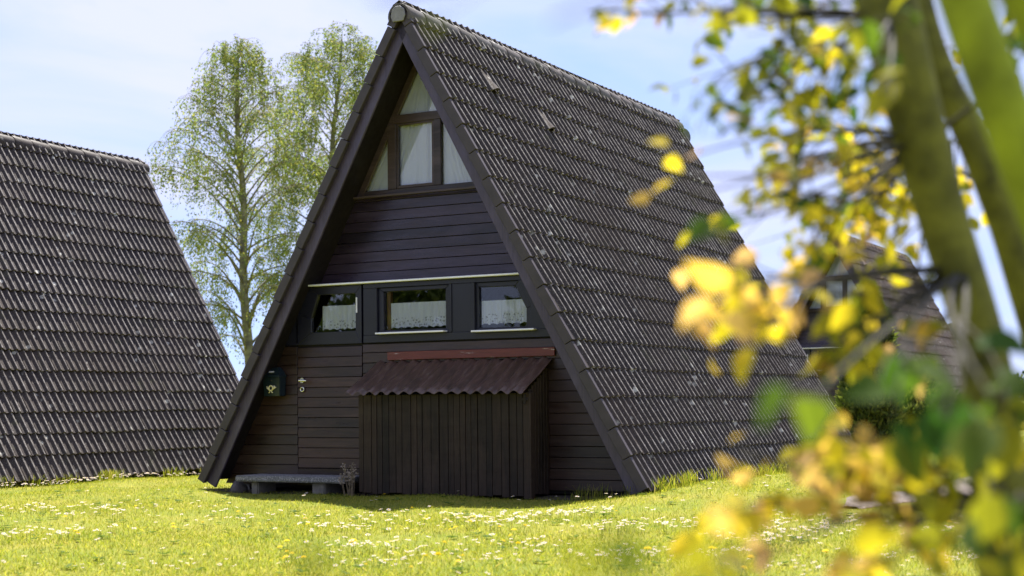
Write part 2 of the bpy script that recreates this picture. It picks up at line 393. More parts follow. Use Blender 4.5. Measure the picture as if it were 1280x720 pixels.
def make_house():
    root = thing('a_frame_house', 'dark brown A-frame cabin with gable window, door and lean-to, in the middle of the lawn', 'house')
    for side in (1, -1):
        V, Fc, CR = tile_slope(side)
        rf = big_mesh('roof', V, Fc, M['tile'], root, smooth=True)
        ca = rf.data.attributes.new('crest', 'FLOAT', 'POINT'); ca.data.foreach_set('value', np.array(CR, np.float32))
        # sharpen the lip
        rf.data.set_sharp_from_angle(angle=R(50))
        d = MB(); a = [slope_pt(side, .02, .09, n) for n in (-.135, -.05)]
        p = []
        for n in (-.135, -.042):
            p += [slope_pt(side, .03, .09, n), slope_pt(side, .03, L-.09, n), slope_pt(side, SL-.10, L-.09, n), slope_pt(side, SL-.10, .09, n)]
        if side < 0: p = p[3::-1] + p[:3:-1]
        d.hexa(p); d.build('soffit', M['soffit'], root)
        # verge tiles, one step per course, front and back
        for (ya, yb, yf0, yf1) in ((0, .05, .058, .086), (L-.05, L, L-.086, L-.058)):
            vb = MB(); fb = MB()
            for i in range(NC):
                s0, s1 = i*CE-(.03 if i == 0 else .0), min((i+1)*CE-.006, SL-.03)
                p = [slope_pt(side, s0, ya, -.092), slope_pt(side, s0, yb, -.092), slope_pt(side, s1, yb, -.108), slope_pt(side, s1, ya, -.108),
                     slope_pt(side, s0, ya, .004), slope_pt(side, s0, yb, .004), slope_pt(side, s1, yb, -.012), slope_pt(side, s1, ya, -.012)]
                vb.hexa(p if side > 0 else p[3::-1] + p[:3:-1])
            p = []
            for n in (-.212, -.075):
                p += [slope_pt(side, -.02, yf0, n), slope_pt(side, -.02, yf1, n), slope_pt(side, SL-(.135 if n < -.1 else .05), yf1, n), slope_pt(side, SL-(.135 if n < -.1 else .05), yf0, n)]
            fb.hexa(p if side > 0 else p[3::-1] + p[:3:-1])
            vb.build('verge_tiles', M['verge'], root, bevel=.004)
            fb.build('bargeboard', M['fascia'], root, bevel=.004)
    # ridge: overlapping half-round caps
    rb = MB(); nr = 21; step = (L+.02)/nr
    for i in range(nr):
        y0, y1 = -.01+i*step, -.01+(i+1)*step+.05
        vs, fs = [], []; n = 12; zj = U(-.004, .004)
        for (y, r_) in ((y0, .128), (y0+.012, .134), (y1, .116)):
            for q in range(n+1):
                g = math.pi*(-.12+1.24*q/n); vs.append((r_*math.cos(g)*.98, y, 4.605+zj+r_*math.sin(g)))
        for (y, r_) in ((y0, .108),):
            for q in range(n+1):
                g = math.pi*(-.12+1.24*q/n); vs.append((r_*math.cos(g)*.98, y, 4.605+zj+r_*math.sin(g)))
        for row in range(2):
            for q in range(n): a = row*(n+1)+q; fs.append((a, a+n+1, a+n+2, a+1))
        for q in range(n): fs.append((q, q+1, 3*(n+1)+q+1, 3*(n+1)+q))
        rb.add(vs, fs)
    rb.build('ridge', M['ridge'], root, smooth=True).data.set_sharp_from_angle(angle=R(40))
    for y in (-.028, L+.02):
        dm = MB(); poly = [(-.085, 4.60), (-.06, 4.545), (.06, 4.545), (.085, 4.60), (.072, 4.665), (.03, 4.70), (-.03, 4.70), (-.072, 4.665)]
        dm.prism(poly, y, y+.02); dm.build('ridge_end_cap', M['disc'], root, bevel=.006)
    # ------------- front wall
    WY = .35; UY = .50
    lim = lambda z: 2.47 - TH*z                   # runs up behind the soffit
    def boards(mb, z0, z1, xl, xr, pitch=.1055, y=WY):
        z = z0
        while z < z1-.01:
            t = min(z+pitch-.0045, z1); j = U(-.0015, .0015)
            a, b = xl(z), xr(z); c_, d_ = xr(t), xl(t)
            # each board leans out a little at the bottom
            mb.hexa([(a, y-.005+j, z), (b, y-.005+j, z), (b, y+.03, z), (a, y+.03, z), (d_, y+.002+j, t), (c_, y+.002+j, t), (c_, y+.03, t), (d_, y+.03, t)])
            z += pitch
    w1 = MB(); boards(w1, 2.025, 2.90, lambda z: -lim(z), lim, y=UY)
    uw = w1.build('upper_wall', M['siding'], root, bevel=.0025)
    w2 = MB()
    boards(w2, .02-.1055, 1.37, lambda z: -lim(z), lambda z: -1.546)
    boards(w2, .02-.1055, 1.37, lambda z: -.706, lim)
    w2.box(-1.546, -.706, WY-.004, WY+.03, -.09, .085)
    w2.build('lower_wall', M['siding_low'], root, bevel=.0025)
    # dark backing sheet behind the board joints (leaves the windows open)
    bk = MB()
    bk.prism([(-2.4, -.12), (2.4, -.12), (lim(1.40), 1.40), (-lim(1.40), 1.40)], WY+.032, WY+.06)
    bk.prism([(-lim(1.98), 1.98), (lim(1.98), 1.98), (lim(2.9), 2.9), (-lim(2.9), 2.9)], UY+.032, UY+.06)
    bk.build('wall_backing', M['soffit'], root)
    mo = MB(); mo.prism([(-lim(2.01)+.02, 1.996), (lim(2.01)-.02, 1.996), (lim(2.015)-.02, 2.015), (-lim(2.015)+.02, 2.015)], WY-.055, UY+.02)
    mo.build('drip_moulding', M['white'], root, bevel=.004)
    # window band, charcoal
    bd = MB()
    bd.prism([(-.690, 1.945), (lim(1.945), 1.945), (lim(1.99), 1.99), (-.690, 1.99)], WY-.012, WY+.05)
    bd.prism([(-.690, 1.385), (lim(1.385), 1.385), (lim(1.462), 1.462), (-.690, 1.462)], WY-.014, WY+.05)
    bd.box(-.690, -.520, WY-.010, WY+.05, 1.462, 1.945); bd.box(.335, .640, WY-.006, WY+.05, 1.462, 1.945)
    bd.box(.355, .375, WY-.020, WY-.006, 1.462, 1.945); bd.box(.612, .640, WY-.022, WY-.006, 1.462, 1.945)
    bd.box(-.540, -.520, WY-.022, WY-.010, 1.462, 1.945)
    bd.prism([(1.262, 1.462), (lim(1.462), 1.462), (lim(1.945), 1.945), (1.125, 1.945), (1.262, 1.69)], WY-.008, WY+.05)
    bd.prism([(-lim(1.385), 1.385), (-1.545, 1.385), (-1.545, 1.99), (-lim(1.99), 1.99)], WY-.006, WY+.05)
    bd.build('window_band', M['frame'], root, bevel=.003)
    def ring(mb, outer, inner, y0, y1):
        n = len(outer)
        for i in range(n):
            mb.prism([outer[i], outer[(i+1) % n], inner[(i+1) % n], inner[i]], y0, y1)
    def cafe(name_parent, xl, xr, zb, zt, seed):
        rs = random.Random(seed); nx_ = 60; nz_ = 10; V, Fc = [], []
        for a in range(nz_+1):
            for b in range(nx_+1):
                x = xl+(xr-xl)*b/nx_; u = b/nx_
                zb_ = zb + .014*abs(math.sin(u*math.pi*round((xr-xl)/.085)))
                z = zb_+(zt-zb_)*a/nz_
                V.append((x, WY+.062+.007*math.sin(u*40+seed)+.006*math.sin(u*91+2*seed)*(1-.4*a/nz_), z))
        for a in range(nz_):
            for b in range(nx_): q = a*(nx_+1)+b; Fc.append((q, q+1, q+nx_+2, q+nx_+1))
        o = big_mesh('lace_curtain', V, Fc, M['lace'], name_parent, smooth=True)
        return o
    def pane(parent, poly, y, name='pane'):
        mb = MB(); mb.prism(poly, y, y+.006); return mb.build(name, M['glass'], parent)
    # middle window
    wf = MB(); ring(wf, [(-.518, 1.464), (.333, 1.464), (.333, 1.943), (-.518, 1.943)], [(-.456, 1.508), (.29, 1.508), (.29, 1.904), (-.456, 1.904)], WY+.012, WY+.07)
    win = wf.build('window', M['frame'], root, bevel=.004); pane(win, [(-.456, 1.508), (.29, 1.508), (.29, 1.904), (-.456, 1.904)], WY+.04)
    sl = MB(); sl.box(-.505, .312, WY-.075, WY+.012, 1.466, 1.484); sl.build('sill', M['white'], win, bevel=.004)
    cafe(win, -.40, .285, 1.525, 1.785, 1)
    st = MB(); st.box(-.452, -.412, WY+.078, WY+.12, 1.50, 1.92); st.build('wooden_lath', mat_wood('raw_wood', (.12, .06, .025), (.2, .11, .05), .5, 'z'), win)
    # right window with its cut corner
    o_ = [(.642, 1.464), (1.260, 1.464), (1.260, 1.69), (1.123, 1.943), (.642, 1.943)]; i_ = [(.672, 1.498), (1.206, 1.496), (1.206, 1.668), (1.088, 1.895), (.672, 1.90)]
    wf = MB(); ring(wf, o_, i_, WY+.012, WY+.07); win = wf.build('window', M['frame'], root, bevel=.004); pane(win, i_, WY+.04)
    sl = MB(); sl.box(.628, 1.33, WY-.075, WY+.012, 1.452, 1.470); sl.build('sill', M['white'], win, bevel=.004)
    cafe(win, .675, 1.203, 1.525, 1.765, 2)
    # door with a window in its upper part
    dm = MB(); boards(dm, .095, 1.37, lambda z: -1.536, lambda z: -.716, y=WY-.004); door = dm.build('door', M['door'], root, bevel=.0025)
    bkd = MB(); bkd.box(-1.536, -.716, WY+.02, WY+.028, .09, 1.985); 
    di = [(-1.350, 1.513), (-.787, 1.517), (-.787, 1.903), (-1.262, 1.906), (-1.35, 1.66)]; do_ = [(-1.536, 1.382), (-.716, 1.382), (-.716, 1.985), (-1.40, 1.985), (-1.536, 1.72)]
    df = MB(); ring(df, do_, di, WY-.01, WY+.04); df.prism([(-1.536, 1.725), (-1.536, 1.985), (-1.405, 1.985)], WY-.008, WY+.04)
    df.build('sash', M['frame'], door, bevel=.004); pane(door, di, WY+.01)
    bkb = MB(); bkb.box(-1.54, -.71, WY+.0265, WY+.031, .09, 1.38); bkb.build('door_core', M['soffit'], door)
    cafe(door, -1.255, -.795, 1.535, 1.79, 3)
    hg = MB(); hg.box(-.775, -.762, WY-.022, WY-.008, 1.70, 1.86); hg.build('latch_strip', M['white'], door, bevel=.002)
    hd = MB(); hd.tube([(-1.468, WY-.016, 1.012), (-1.468, WY-.06, 1.012)], .011, 10); hd.tube([(-1.478, WY-.06, 1.012), (-1.43, WY-.062, 1.011), (-1.385, WY-.058, 1.008)], [.011, .0105, .008], 10)
    hd.tube([(-1.468, WY-.012, 1.012), (-1.468, WY-.026, 1.012)], .028, 16); hd.box(-1.51, -1.46, WY-.024, WY-.012, 1.003, 1.02)
    hd.build('handle', M['metal'], door, smooth=False)
    kh = MB()
    pts = [(-1.468+.022*math.cos(g), WY-.02, .918+.022*math.sin(g)) for g in np.linspace(0, 2*math.pi, 20)]
    kh.tube(pts, .0085, 6); kh.build('keyhole_ring', M['metal'], door, smooth=True)
    # gable window
    gl = lambda z: -.757+(z-2.98)*TH; gr = lambda z: -gl(z)
    rl = lambda z: -(2.46-TH*z)
    gf = MB(); y0, y1 = UY-.012, UY+.03; za = 2.98+.757/TH
    gf.prism([(rl(2.92), 2.92), (gl(2.92), 2.92), (0, za), (0, za+.13)], y0+.003, y1)
    gf.prism([(-rl(2.92), 2.92), (gr(2.92), 2.92), (0, za), (0, za+.13)], y0+.006, y1-.003)
    gf.prism([(gl(2.91), 2.905), (gr(2.91), 2.905), (gr(2.972), 2.972), (gl(2.972), 2.972)], y0, y1-.001)
    gf.box(-.473, -.372, y0-.004, y1-.002, 2.972, 3.645); gf.box(.087, .174, y0-.004, y1-.002, 2.972, 3.645)
    gf.box(gl(3.64), gr(3.64), y0-.002, y1-.0015, 3.645, 3.732)
    gw = gf.build('gable_window', M['gframe'], root, bevel=.004)
    si = MB(); si.prism([(rl(2.89)+.02, 2.893), (-rl(2.89)-.02, 2.893), (-rl(2.915)-.02, 2.918), (rl(2.915)+.02, 2.918)], UY-.075, UY-.032); si.build('sill', M['gframe'], gw, bevel=.004)
    sa = MB(); ring(sa, [(-.372, 2.974), (.087, 2.974), (.087, 3.643), (-.372, 3.643)], [(-.343, 3.004), (.060, 3.004), (.060, 3.622), (-.343, 3.622)], y0+.006, y1-.004); sa.build('sash', M['gframe'], gw, bevel=.003)
    pane(gw, [(-.343, 3.004), (.060, 3.004), (.060, 3.622), (-.343, 3.622)], UY+.014)
    pane(gw, [(gl(2.972), 2.972), (-.473, 2.972), (-.473, 2.98+(-.473+.757)/TH)], UY+.014)
    pane(gw, [(gr(2.972), 2.972), (.174, 2.972), (.174, 2.98+(.757-.174)/TH)], UY+.014)
    pane(gw, [(gl(3.732), 3.732), (gr(3.732), 3.732), (0, za)], UY+.014)
    V, Fc = [], []; nx_, nz_ = 170, 8
    for a in range(nz_+1):
        z = 2.95+(4.33-2.95)*a/nz_
        for b in range(nx_+1):
            u = b/nx_; x0_, x1_ = gl(z)-.03, gr(z)+.03; x = x0_+(x1_-x0_)*u
            V.append((x, UY+.056+.011*math.sin(x*62)+.007*math.sin(x*131+1.3)+.005*math.sin(x*23), z))
    for a in range(nz_):
        for b in range(nx_): q = a*(nx_+1)+b; Fc.append((q, q+1, q+nx_+2, q+nx_+1))
    big_mesh('curtain', V, Fc, M['curtain'], gw, smooth=True)
    # back wall and plinths
    bw = MB(); bw.prism([(-2.42, -.1), (2.42, -.1), (0, 4.37)], L-.42, L-.36); bw.build('back_wall', M['siding_low'], root)
    for side in (1, -1):
        pb = MB(); pb.box(*sorted((side*2.22, side*2.30)), .38, L-.45, -.25, .42); pb.build('plinth', M['block'], root)
    return root

house = make_house()
FRONT = ('door', 'window', 'gable_window', 'window_band', 'upper_wall', 'lower_wall', 'wall_backing', 'drip_moulding')
left = copy_tree(house, skip=FRONT); left.location = (-8.32, -1.72, -.10); left.rotation_euler.z = R(0.6)
tag(left, 'brown tiled A-frame roof cut by the left picture edge, ridge end beside the tall birch', 'house')
right = copy_tree(house); right.location = (-2.16, 22.05, 0); retile(right, M['tile_b']); retile(left, M['tile_c'])
tag(right, 'small far A-frame cabin seen through yellow leaves behind the conifer', 'house')

# ---------------------------------------------------------------- lean-to and what belongs to the front
shed = thing('lean_to_shed', 'low dark plank lean-to with corrugated purple-brown roof against the cabin front', 'shed', (0, 0, -.15))
def B(mb, *a, z=.15): return mb.box(a[0], a[1], a[2], a[3], a[4]+z, a[5]+z)
fr = MB(); x = -.455; 
while x < 1.405:
    wd = min(U(.06, .105), 1.41-x); j = U(-.006, .004)
    if wd > .03: B(fr, x, x+wd-U(.004, .008), -.10+j, -.078+j, -.125+U(-.01, .01), .845)
    x += wd
fr.build('front_boards', M['shed'], shed, bevel=.003)
sd = MB(); y = -.06
while y < .33:
    B(sd, 1.435+U(-.003, .003), 1.455, y, y+.046, -.12+U(-.01, .01), .86 + (y+.1)*.58); y += .058
sd.build('side_slats', M['shed'], shed, bevel=.003)
ls = MB(); y = -.06
while y < .33:
    B(ls, -.455, -.435, y, y+.046, -.12, .84 + (y+.1)*.55); y += .058
ls.build('side_slats', M['shed'], shed, bevel=.003)
ps = MB(); B(ps, 1.412, 1.492, -.112, -.03, -.15, .85); ps.build('corner_post', M['shed'], shed, bevel=.005)
ps = MB(); B(ps, -.44, -.40, -.076, -.04, -.15, .84); ps.build('corner_post', M['shed'], shed, bevel=.005)
fl = MB(); B(fl, -.43, 1.41, -.074, .33, -.06, -.04); B(fl, -.43, 1.41, -.076, -.05, .55, .60); fl.build('floor_frame', M['soffit'], shed)
hs = MB(); B(hs, 1.40, 1.47, -.122, -.113, .77, .80); B(hs, 1.425, 1.45, -.13, -.122, .74, .83); hs.build('hasp', M['soffit'], shed, bevel=.003)
V, Fc = [], []; nxs = 14*10; 
for lay, off in ((0, 0), (1, -.007)):
    for a in range(9):
        t = a/8; y = -.215+t*(.345+.215); z = .862+t*.325 + .15 + .004*math.sin(t*9)
        for b in range(nxs+1):
            u = b/nxs; x = -.545+u*2.02+.03*t
            V.append((x, y, z+(.0155+.003*math.sin(u*9))*math.sin(u*2*math.pi*15+.15*math.sin(u*23))+off + .004*math.sin(u*5)))
n = nxs+1
for a in range(8):
    for b in range(nxs):
        q = a*n+b; Fc.append((q, q+1, q+n+1, q+n)); q += 9*n; Fc.append((q, q+n, q+n+1, q+1))
for b in range(nxs): Fc.append((b, 9*n+b, 9*n+b+1, b+1))
for a in range(8): Fc.append((a*n+nxs, 9*n+a*n+nxs, 9*n+(a+1)*n+nxs, (a+1)*n+nxs)); Fc.append((a*n, (a+1)*n, 9*n+(a+1)*n, 9*n+a*n))
big_mesh('corrugated_roof', V, Fc, M['corr'], shed, smooth=True).data.set_sharp_from_angle(angle=R(60))
rd = MB(); rd.box(-.385, 1.53, .318, .336, 1.200+.15, 1.284+.15); rd.build('flashing_board', M['red'], shed, bevel=.004)

mb_ = thing('mailbox', 'small dark green house-shaped mailbox with pale post horn, on the wall left of the door', 'mailbox', (-1.795, .335, .85))
bx = MB(); bx.hexa([(-.105, -.10, 0), (.105, -.10, 0), (.105, 0, 0), (-.105, 0, 0), (-.115, -.115, .20), (.115, -.115, .20), (.115, 0, .20), (-.115, 0, .20)]); bx.build('body', M['mail'], mb_, bevel=.006, seg=2)
lid = MB(); lid.hexa([(-.125, -.13, .20), (.125, -.13, .20), (.125, .0, .20), (-.125, .0, .20), (-.122, -.128, .225), (.122, -.128, .225), (.122, .0, .225), (-.122, .0, .225)])
lid.hexa([(-.118, -.122, .226), (.118, -.122, .226), (.118, 0, .226), (-.118, 0, .226), (-.05, -.06, .305), (.05, -.06, .305), (.05, 0, .305), (-.05, 0, .305)]); lid.build('lid', M['mail'], mb_, bevel=.005, seg=2)
sl_ = MB(); sl_.hexa([(-.03, -.112, .252), (.03, -.112, .252), (.03, -.10, .250), (-.03, -.10, .250), (-.03, -.104, .264), (.03, -.104, .264), (.03, -.09, .262), (-.03, -.09, .262)]); sl_.build('name_plate', M['white'], mb_)
lk = MB(); lk.tube([(0, -.105, .168), (0, -.122, .168)], .011, 12); lk.build('lock', M['metal'], mb_)
em = MB(); ye = -.118
em.tube([(.026*math.cos(g), ye+.002, .085+.026*math.sin(g)) for g in np.linspace(0, 2*math.pi, 22)], .008, 6)
em.tube([(-.022, ye, .068), (-.045, ye, .082), (-.050, ye, .104)], [.007, .006, .008], 6)
em.tube([(.020, ye, .066), (.040, ye, .082), (.058, ye, .102)], [.006, .008, .020], 8)
em.tube([(-.006, ye, .06), (-.014, ye, .044), (-.026, ye, .036)], [.004, .005, .007], 6); em.tube([(.006, ye, .06), (.014, ye, .044), (.026, ye, .036)], [.004, .005, .007], 6)
em.build('post_horn_emblem', M['emblem'], mb_, smooth=True)

step = thing('door_step', 'pebbly concrete slab on low blocks serving as the step below the door', 'step', (-1.33, .10, -.15))
sb = MB(); sb.box(-.68, .72, -.22, .22, .115, .175); sb.build('slab', M['slab'], step, bevel=.012, seg=2)
for x0, wd in ((-.52, .09), (.26, .16)):
    q = MB(); q.box(x0, x0+wd, -.15, .16, -.05, .113); q.build('block', M['block'], step, bevel=.012, seg=2)
def rock(name, loc, sx, sy, sz, seed, mat, label, cat):
    bm = bmesh.new(); bmesh.ops.create_icosphere(bm, subdivisions=3, radius=1); rs = random.Random(seed)
    ph = [Vector((rs.gauss(0, 1), rs.gauss(0, 1), rs.gauss(0, 1))) for _ in range(6)]
    for v_ in bm.verts:
        k_ = 1+sum(.07*math.sin(v_.co.dot(p)*2.2+i) for i, p in enumerate(ph)); v_.co = Vector((v_.co.x*sx*k_, v_.co.y*sy*k_, v_.co.z*sz*k_))
    me = bpy.data.meshes.new(name); bm.to_mesh(me); bm.free(); me.materials.append(mat)
    o = bpy.data.objects.new(name, me); COL.objects.link(o); o.location = loc; tag(o, label, cat); return o
rock('stone', (-2.08, .02, gz1(-2.08, .02)+.02), .10, .09, .10, 3, M['stone'], 'dark stone on the grass left of the door step', 'stone')

# dry weed by the shed corner
dw = thing('dry_weed', 'dry brown weed stalks between the door step and the lean-to', 'plant', (-.56, -.12, gz1(-.56, -.12)))
stm = MB(); hv, hf = [], []
for i in range(16):
    a = U(0, 6.28); l_ = U(.14, .34); bx_ = U(-.05, .05); by = U(-.03, .03); lean = U(.05, .3)
    p1 = Vector((bx_+math.cos(a)*l_*lean*.5, by+math.sin(a)*l_*lean*.5, l_*.6)); p2 = Vector((bx_+math.cos(a)*l_*lean, by+math.sin(a)*l_*lean, l_))
    stm.tube([(bx_, by, 0), p1, p2], [.003, .0025, .0015], 5)
    for _ in range(14):
        c_ = p1.lerp(p2, U(.0, 1.05)) + Vector((U(-.025, .025), U(-.025, .025), U(-.012, .02))); d1 = Vector((U(-1, 1), U(-1, 1), U(-1, 1))).normalized()*.011; d2 = d1.orthogonal().normalized()*.008
        b = len(hv); hv += [c_-d1, c_+d2, c_+d1, c_-d2]; hf.append((b, b+1, b+2, b+3))
stm.build('stems', mat_plain('dry_stem', (.20, .15, .09), .8), dw); big_mesh('seed_heads', hv, hf, mat_plain('dry_husk', (.26, .21, .15), .8), dw)

# dishes at the back of two houses
def dish(loc, r_, label):
    t = thing('satellite_dish', label, 'satellite dish', loc)
    d = MB(); n = 28; vs = [(0, .03, 0)]; fs = []
    for kx, (rr, yy) in enumerate(((.5, .022), (.85, .006), (1, 0), (1.02, -.01), (.98, .012), (.6, .05))):
        for q in range(n): g = 2*math.pi*q/n; vs.append((rr*r_*math.cos(g), yy, rr*r_*math.sin(g)))
    for q in range(n): fs.append((0, 1+(q+1) % n, 1+q))
    for kx in range(5):
        for q in range(n): a = 1+kx*n+q; b = 1+kx*n+(q+1) % n; fs.append((a, b, b+n, a+n))
    d.add(vs, fs); o = d.build('reflector', M['disc'], t, smooth=True)
    p = MB(); p.tube([(0, .04, -.05), (-.15, -.25, -.12), (-.18, -.6, -.12)], .02, 8); p.build('bracket', M['block'], t)
    return t
p = at(851, 173, 21.2); dish((p.x, p.y, p.z), .15, 'round grey dish peeking past the rear roof edge of the near cabin')
p = at(1190, 416, 41.0); dish((p.x, p.y, p.z), .27, 'round grey dish peeking past the roof of the far cabin')

# ---------------------------------------------------------------- trees
def leaf_cloud(centers, dirs, size, aspect=.62, droop=0.0, rg=rng):
    """one small folded leaf (two triangles-quads) per centre"""
    n = len(centers); c = np.asarray(centers); s = size*rg.uniform(.65, 1.25, n)[:, None]
    d = np.asarray(dirs) + rg.normal(0, .55, (n, 3)); d[:, 2] -= droop; d /= np.linalg.norm(d, axis=1, keepdims=True)+1e-9
    r_ = rg.normal(0, 1, (n, 3)); sd_ = np.cross(d, r_); sd_ /= np.linalg.norm(sd_, axis=1, keepdims=True)+1e-9
    v = np.stack([c, c+d*s*.5+sd_*s*aspect*.5, c+d*s, c+d*s*.5-sd_*s*aspect*.5], 1).reshape(-1, 3)
    return v, np.arange(4*n).reshape(n, 4)

bark = Mat('birch_bark'); v = bark.obj((1, 1, 3)); nn = bark.noise(2.2, 6, .7, v)
c = bark.ramp(nn, [(.38, (.10, .09, .07)), (.52, (.18, .18, .09)), (.7, (.27, .26, .15))])
M['birch_bark'] = bark.done(bark.pbr(c, .8, normal=bark.bump(nn, .5, .02)))
M['birch_twig'] = mat_plain('birch_twig', (.15, .14, .075), .8)
M['birch_leaf'] = mat_leaf('birch_leaf', [(0, (.09, .14, .04)), (.45, (.17, .23, .06)), (.8, (.25, .28, .06)), (1, (.32, .28, .07))], None, .55, gain=1.3)

def bez(a, b, c_, n): return [a*(1-t)**2+b*2*t*(1-t)+c_*t*t for t in np.linspace(0, 1, n)]
def birch(name, label, path, r0, crown, nb, seed, dens=1.0, top=.03):
    """path: trunk points; crown(h) -> branch length at height fraction h"""
    rs = random.Random(seed); rg = np.random.default_rng(seed)
    base = path[0].copy(); t = thing(name, label, 'tree', base)
    P = [p-base for p in path]
    def tr(h):
        f = h*(len(P)-1); i = min(int(f), len(P)-2); return P[i].lerp(P[i+1], f-i)
    tm = MB(); hs_ = np.linspace(0, 1, 26)
    tm.tube([tr(h)+Vector((.03*math.sin(h*17), .03*math.cos(h*13), 0)) for h in hs_], [r0*(1-h)**.85+.012 for h in hs_], 10); tm.build('trunk', M['birch_bark'], t, smooth=True)
    bmh = MB(); cs, ds = [], []
    for i in range(nb):
        h = .10+.89*((i+.5)/nb)**.85; az = i*2.399+rs.uniform(-.4, .4); Ln = crown(h, az)*rs.uniform(.65, 1.1)
        if Ln < .15: Ln = .15
        o = tr(h); dr = Vector((math.cos(az), math.sin(az), 0)); up = rs.uniform(.55, 1.15)
        mid = o+dr*Ln*.5+Vector((0, 0, Ln*up*.75)); tip = o+dr*Ln+Vector((0, 0, Ln*up*.75-Ln*.12))
        pts = bez(o, mid, tip, 9); rb_ = max(.010, r0*.30*(1-h)+.008)*min(1, Ln/1.2)
        bmh.tube(pts, [rb_*(1-.85*q/8) for q in range(9)], 5)
        nsub = int(max(4, Ln*9)*dens)
        for s_ in range(nsub):
            f = rs.uniform(.22, 1)**.8; q = min(int(f*8), 7); o2 = pts[q].lerp(pts[q+1], f*8-q)
            a2 = az+rs.choice((-1, 1))*rs.uniform(.3, 1.5); l2 = rs.uniform(.25, .75)*min(1.0, .45+Ln*.35); d2 = Vector((math.cos(a2), math.sin(a2), 0))
            m2 = o2+d2*l2*.6+Vector((0, 0, l2*.25)); t2 = o2+d2*l2*.95-Vector((0, 0, l2*rs.uniform(.1, 1.1)))
            p2 = bez(o2, m2, t2, 6); bmh.tube(p2, [.006, .0055, .005, .004, .003, .002], 3, cap=False)
            if rs.random() < .22: continue
            nl = int(rs.uniform(10, 62)*dens)
            for _ in range(nl):
                g = rs.uniform(.15, 1.08); q2 = min(int(g*5), 4); pp = p2[q2].lerp(p2[q2+1], g*5-q2)
                hang = rs.random()**1.6*.5
                cs.append((pp.x+rs.gauss(0, .045), pp.y+rs.gauss(0, .045), pp.z-hang+rs.gauss(0, .03))); ds.append((d2.x*.3, d2.y*.3, -.9))
    bmh.build('branches', M['birch_twig'], t, smooth=True)
    v_, f_ = leaf_cloud(np.array(cs), np.array(ds), .056, .72, .2, rg)
    big_mesh('crown', v_, f_, M['birch_leaf'], t)
    return t
D1, D2 = 37.0, 40.0
def ground_pt(px, py, d): p = at(px, py, d); p.z = gz1(p.x, p.y)-.1; return p
p1 = [ground_pt(314, 520, D1)] + [at(x_, y_, D1) for x_, y_ in ((310, 420), (305, 330), (302, 240), (298, 150), (296, 90), (297, 52))]
def crown1(h, az): return float(np.interp(h, (.1, .35, .5, .62, .75, .88, 1), (1.8, 2.1, 2.1, 1.55, 1.05, .7, .3)))
birch('birch_tree', 'tall slender birch with pale trunk, left of the cabin ridge, its whole trunk in view', p1, .12, crown1, 104, 5, 1.1)
p2 = [ground_pt(402, 520, D2)] + [at(x_, y_, D2) for x_, y_ in ((404, 400), (410, 300), (416, 200), (421, 120), (428, 42))]
def crown2(h, az): return float(np.interp(h, (.2, .4, .55, .7, .85, 1), (1.6, 2.1, 2.2, 1.8, 1.3, .5)))
birch('birch_tree', 'bushier yellow-green birch half hidden behind the cabin roof edge', p2, .13, crown2, 74, 9, 1.5)

# slim conifer and hedge beyond the right corner
M['conifer'] = mat_leaf('conifer_leaf', [(0, (.05, .080, .016)), (.6, (.115, .145, .026)), (1, (.20, .205, .045))], None, .35, gain=1.3)
def conifer(name, label, base, h, r_, n, seed):
    rg = np.random.default_rng(seed); t = thing(name, label, 'tree', base)
    tm = MB(); tm.tube([(0, 0, -.1), (0, 0, h*.5), (0.02, 0, h*.93)], [.08, .05, .012], 8); tm.build('trunk', M['birch_twig'], t)
    hh = rg.uniform(.03, 1, n)**.8; a = rg.uniform(0, 2*np.pi, n)
    lob = 1+.16*np.sin(a*3+hh*9)+.12*np.sin(a*5-hh*17)+.10*np.sin(hh*31+a)
    rad = r_*np.minimum(1, (1-hh)*2.2+.03)**.75*np.minimum(1, .55+hh*3)*lob*np.sqrt(rg.uniform(.35, 1.05, n))
    c_ = np.stack([rad*np.cos(a), rad*np.sin(a), hh*h], -1); d_ = np.stack([np.cos(a)*.35, np.sin(a)*.35, np.full(n, .9)], -1)
    v_, f_ = leaf_cloud(c_, d_, .14, .35, 0, rg); big_mesh('crown', v_, f_, M['conifer'], t); return t
b = ground_pt(1088, 560, 25.5); conifer('conifer_tree', 'slim green conifer standing in front of the far cabin', b, 2.95, .42, 18000, 3)
b = ground_pt(1150, 560, 29); conifer('conifer_tree', 'broad low conifer between the far cabin and the leaning trunk', b, 1.5, .8, 12000, 4)
M['hedge'] = mat_leaf('hedge_leaf', [(0, (.03, .055, .012)), (.6, (.07, .11, .02)), (1, (.13, .16, .03))], None, .35, gain=1.2)
def shrub(name, label, cat, base, sx, sy, sz, n, seed, mat, size):
    rg = np.random.default_rng(seed); t = thing(name, label, cat, base)
    st_ = MB()
    for q in range(7): a = q*.9; st_.tube([(math.cos(a)*.08, math.sin(a)*.05, -.1), (math.cos(a)*sx*.4, math.sin(a)*sy*.4, sz*.5), (math.cos(a)*sx*.7, math.sin(a)*sy*.7, sz*.85)], [.03, .02, .008], 5)
    st_.build('stems', M['birch_twig'], t)
    d = rg.normal(0, 1, (n, 3)); d /= np.linalg.norm(d, axis=1, keepdims=True); d[:, 2] = np.abs(d[:, 2])
    k_ = 1+.14*np.sin(d[:, 0]*5+seed)+.12*np.sin(d[:, 1]*7+d[:, 2]*6)+.1*np.sin(d[:, 0]*11-d[:, 2]*9)
    rad = np.cbrt(rg.uniform(.3, 1.05, n))*k_
    c_ = np.stack([d[:, 0]*sx*rad, d[:, 1]*sy*rad, d[:, 2]*sz*rad], -1)
    v_, f_ = leaf_cloud(c_, d, size, .6, 0, rg); big_mesh('crown', v_, f_, mat, t); return t
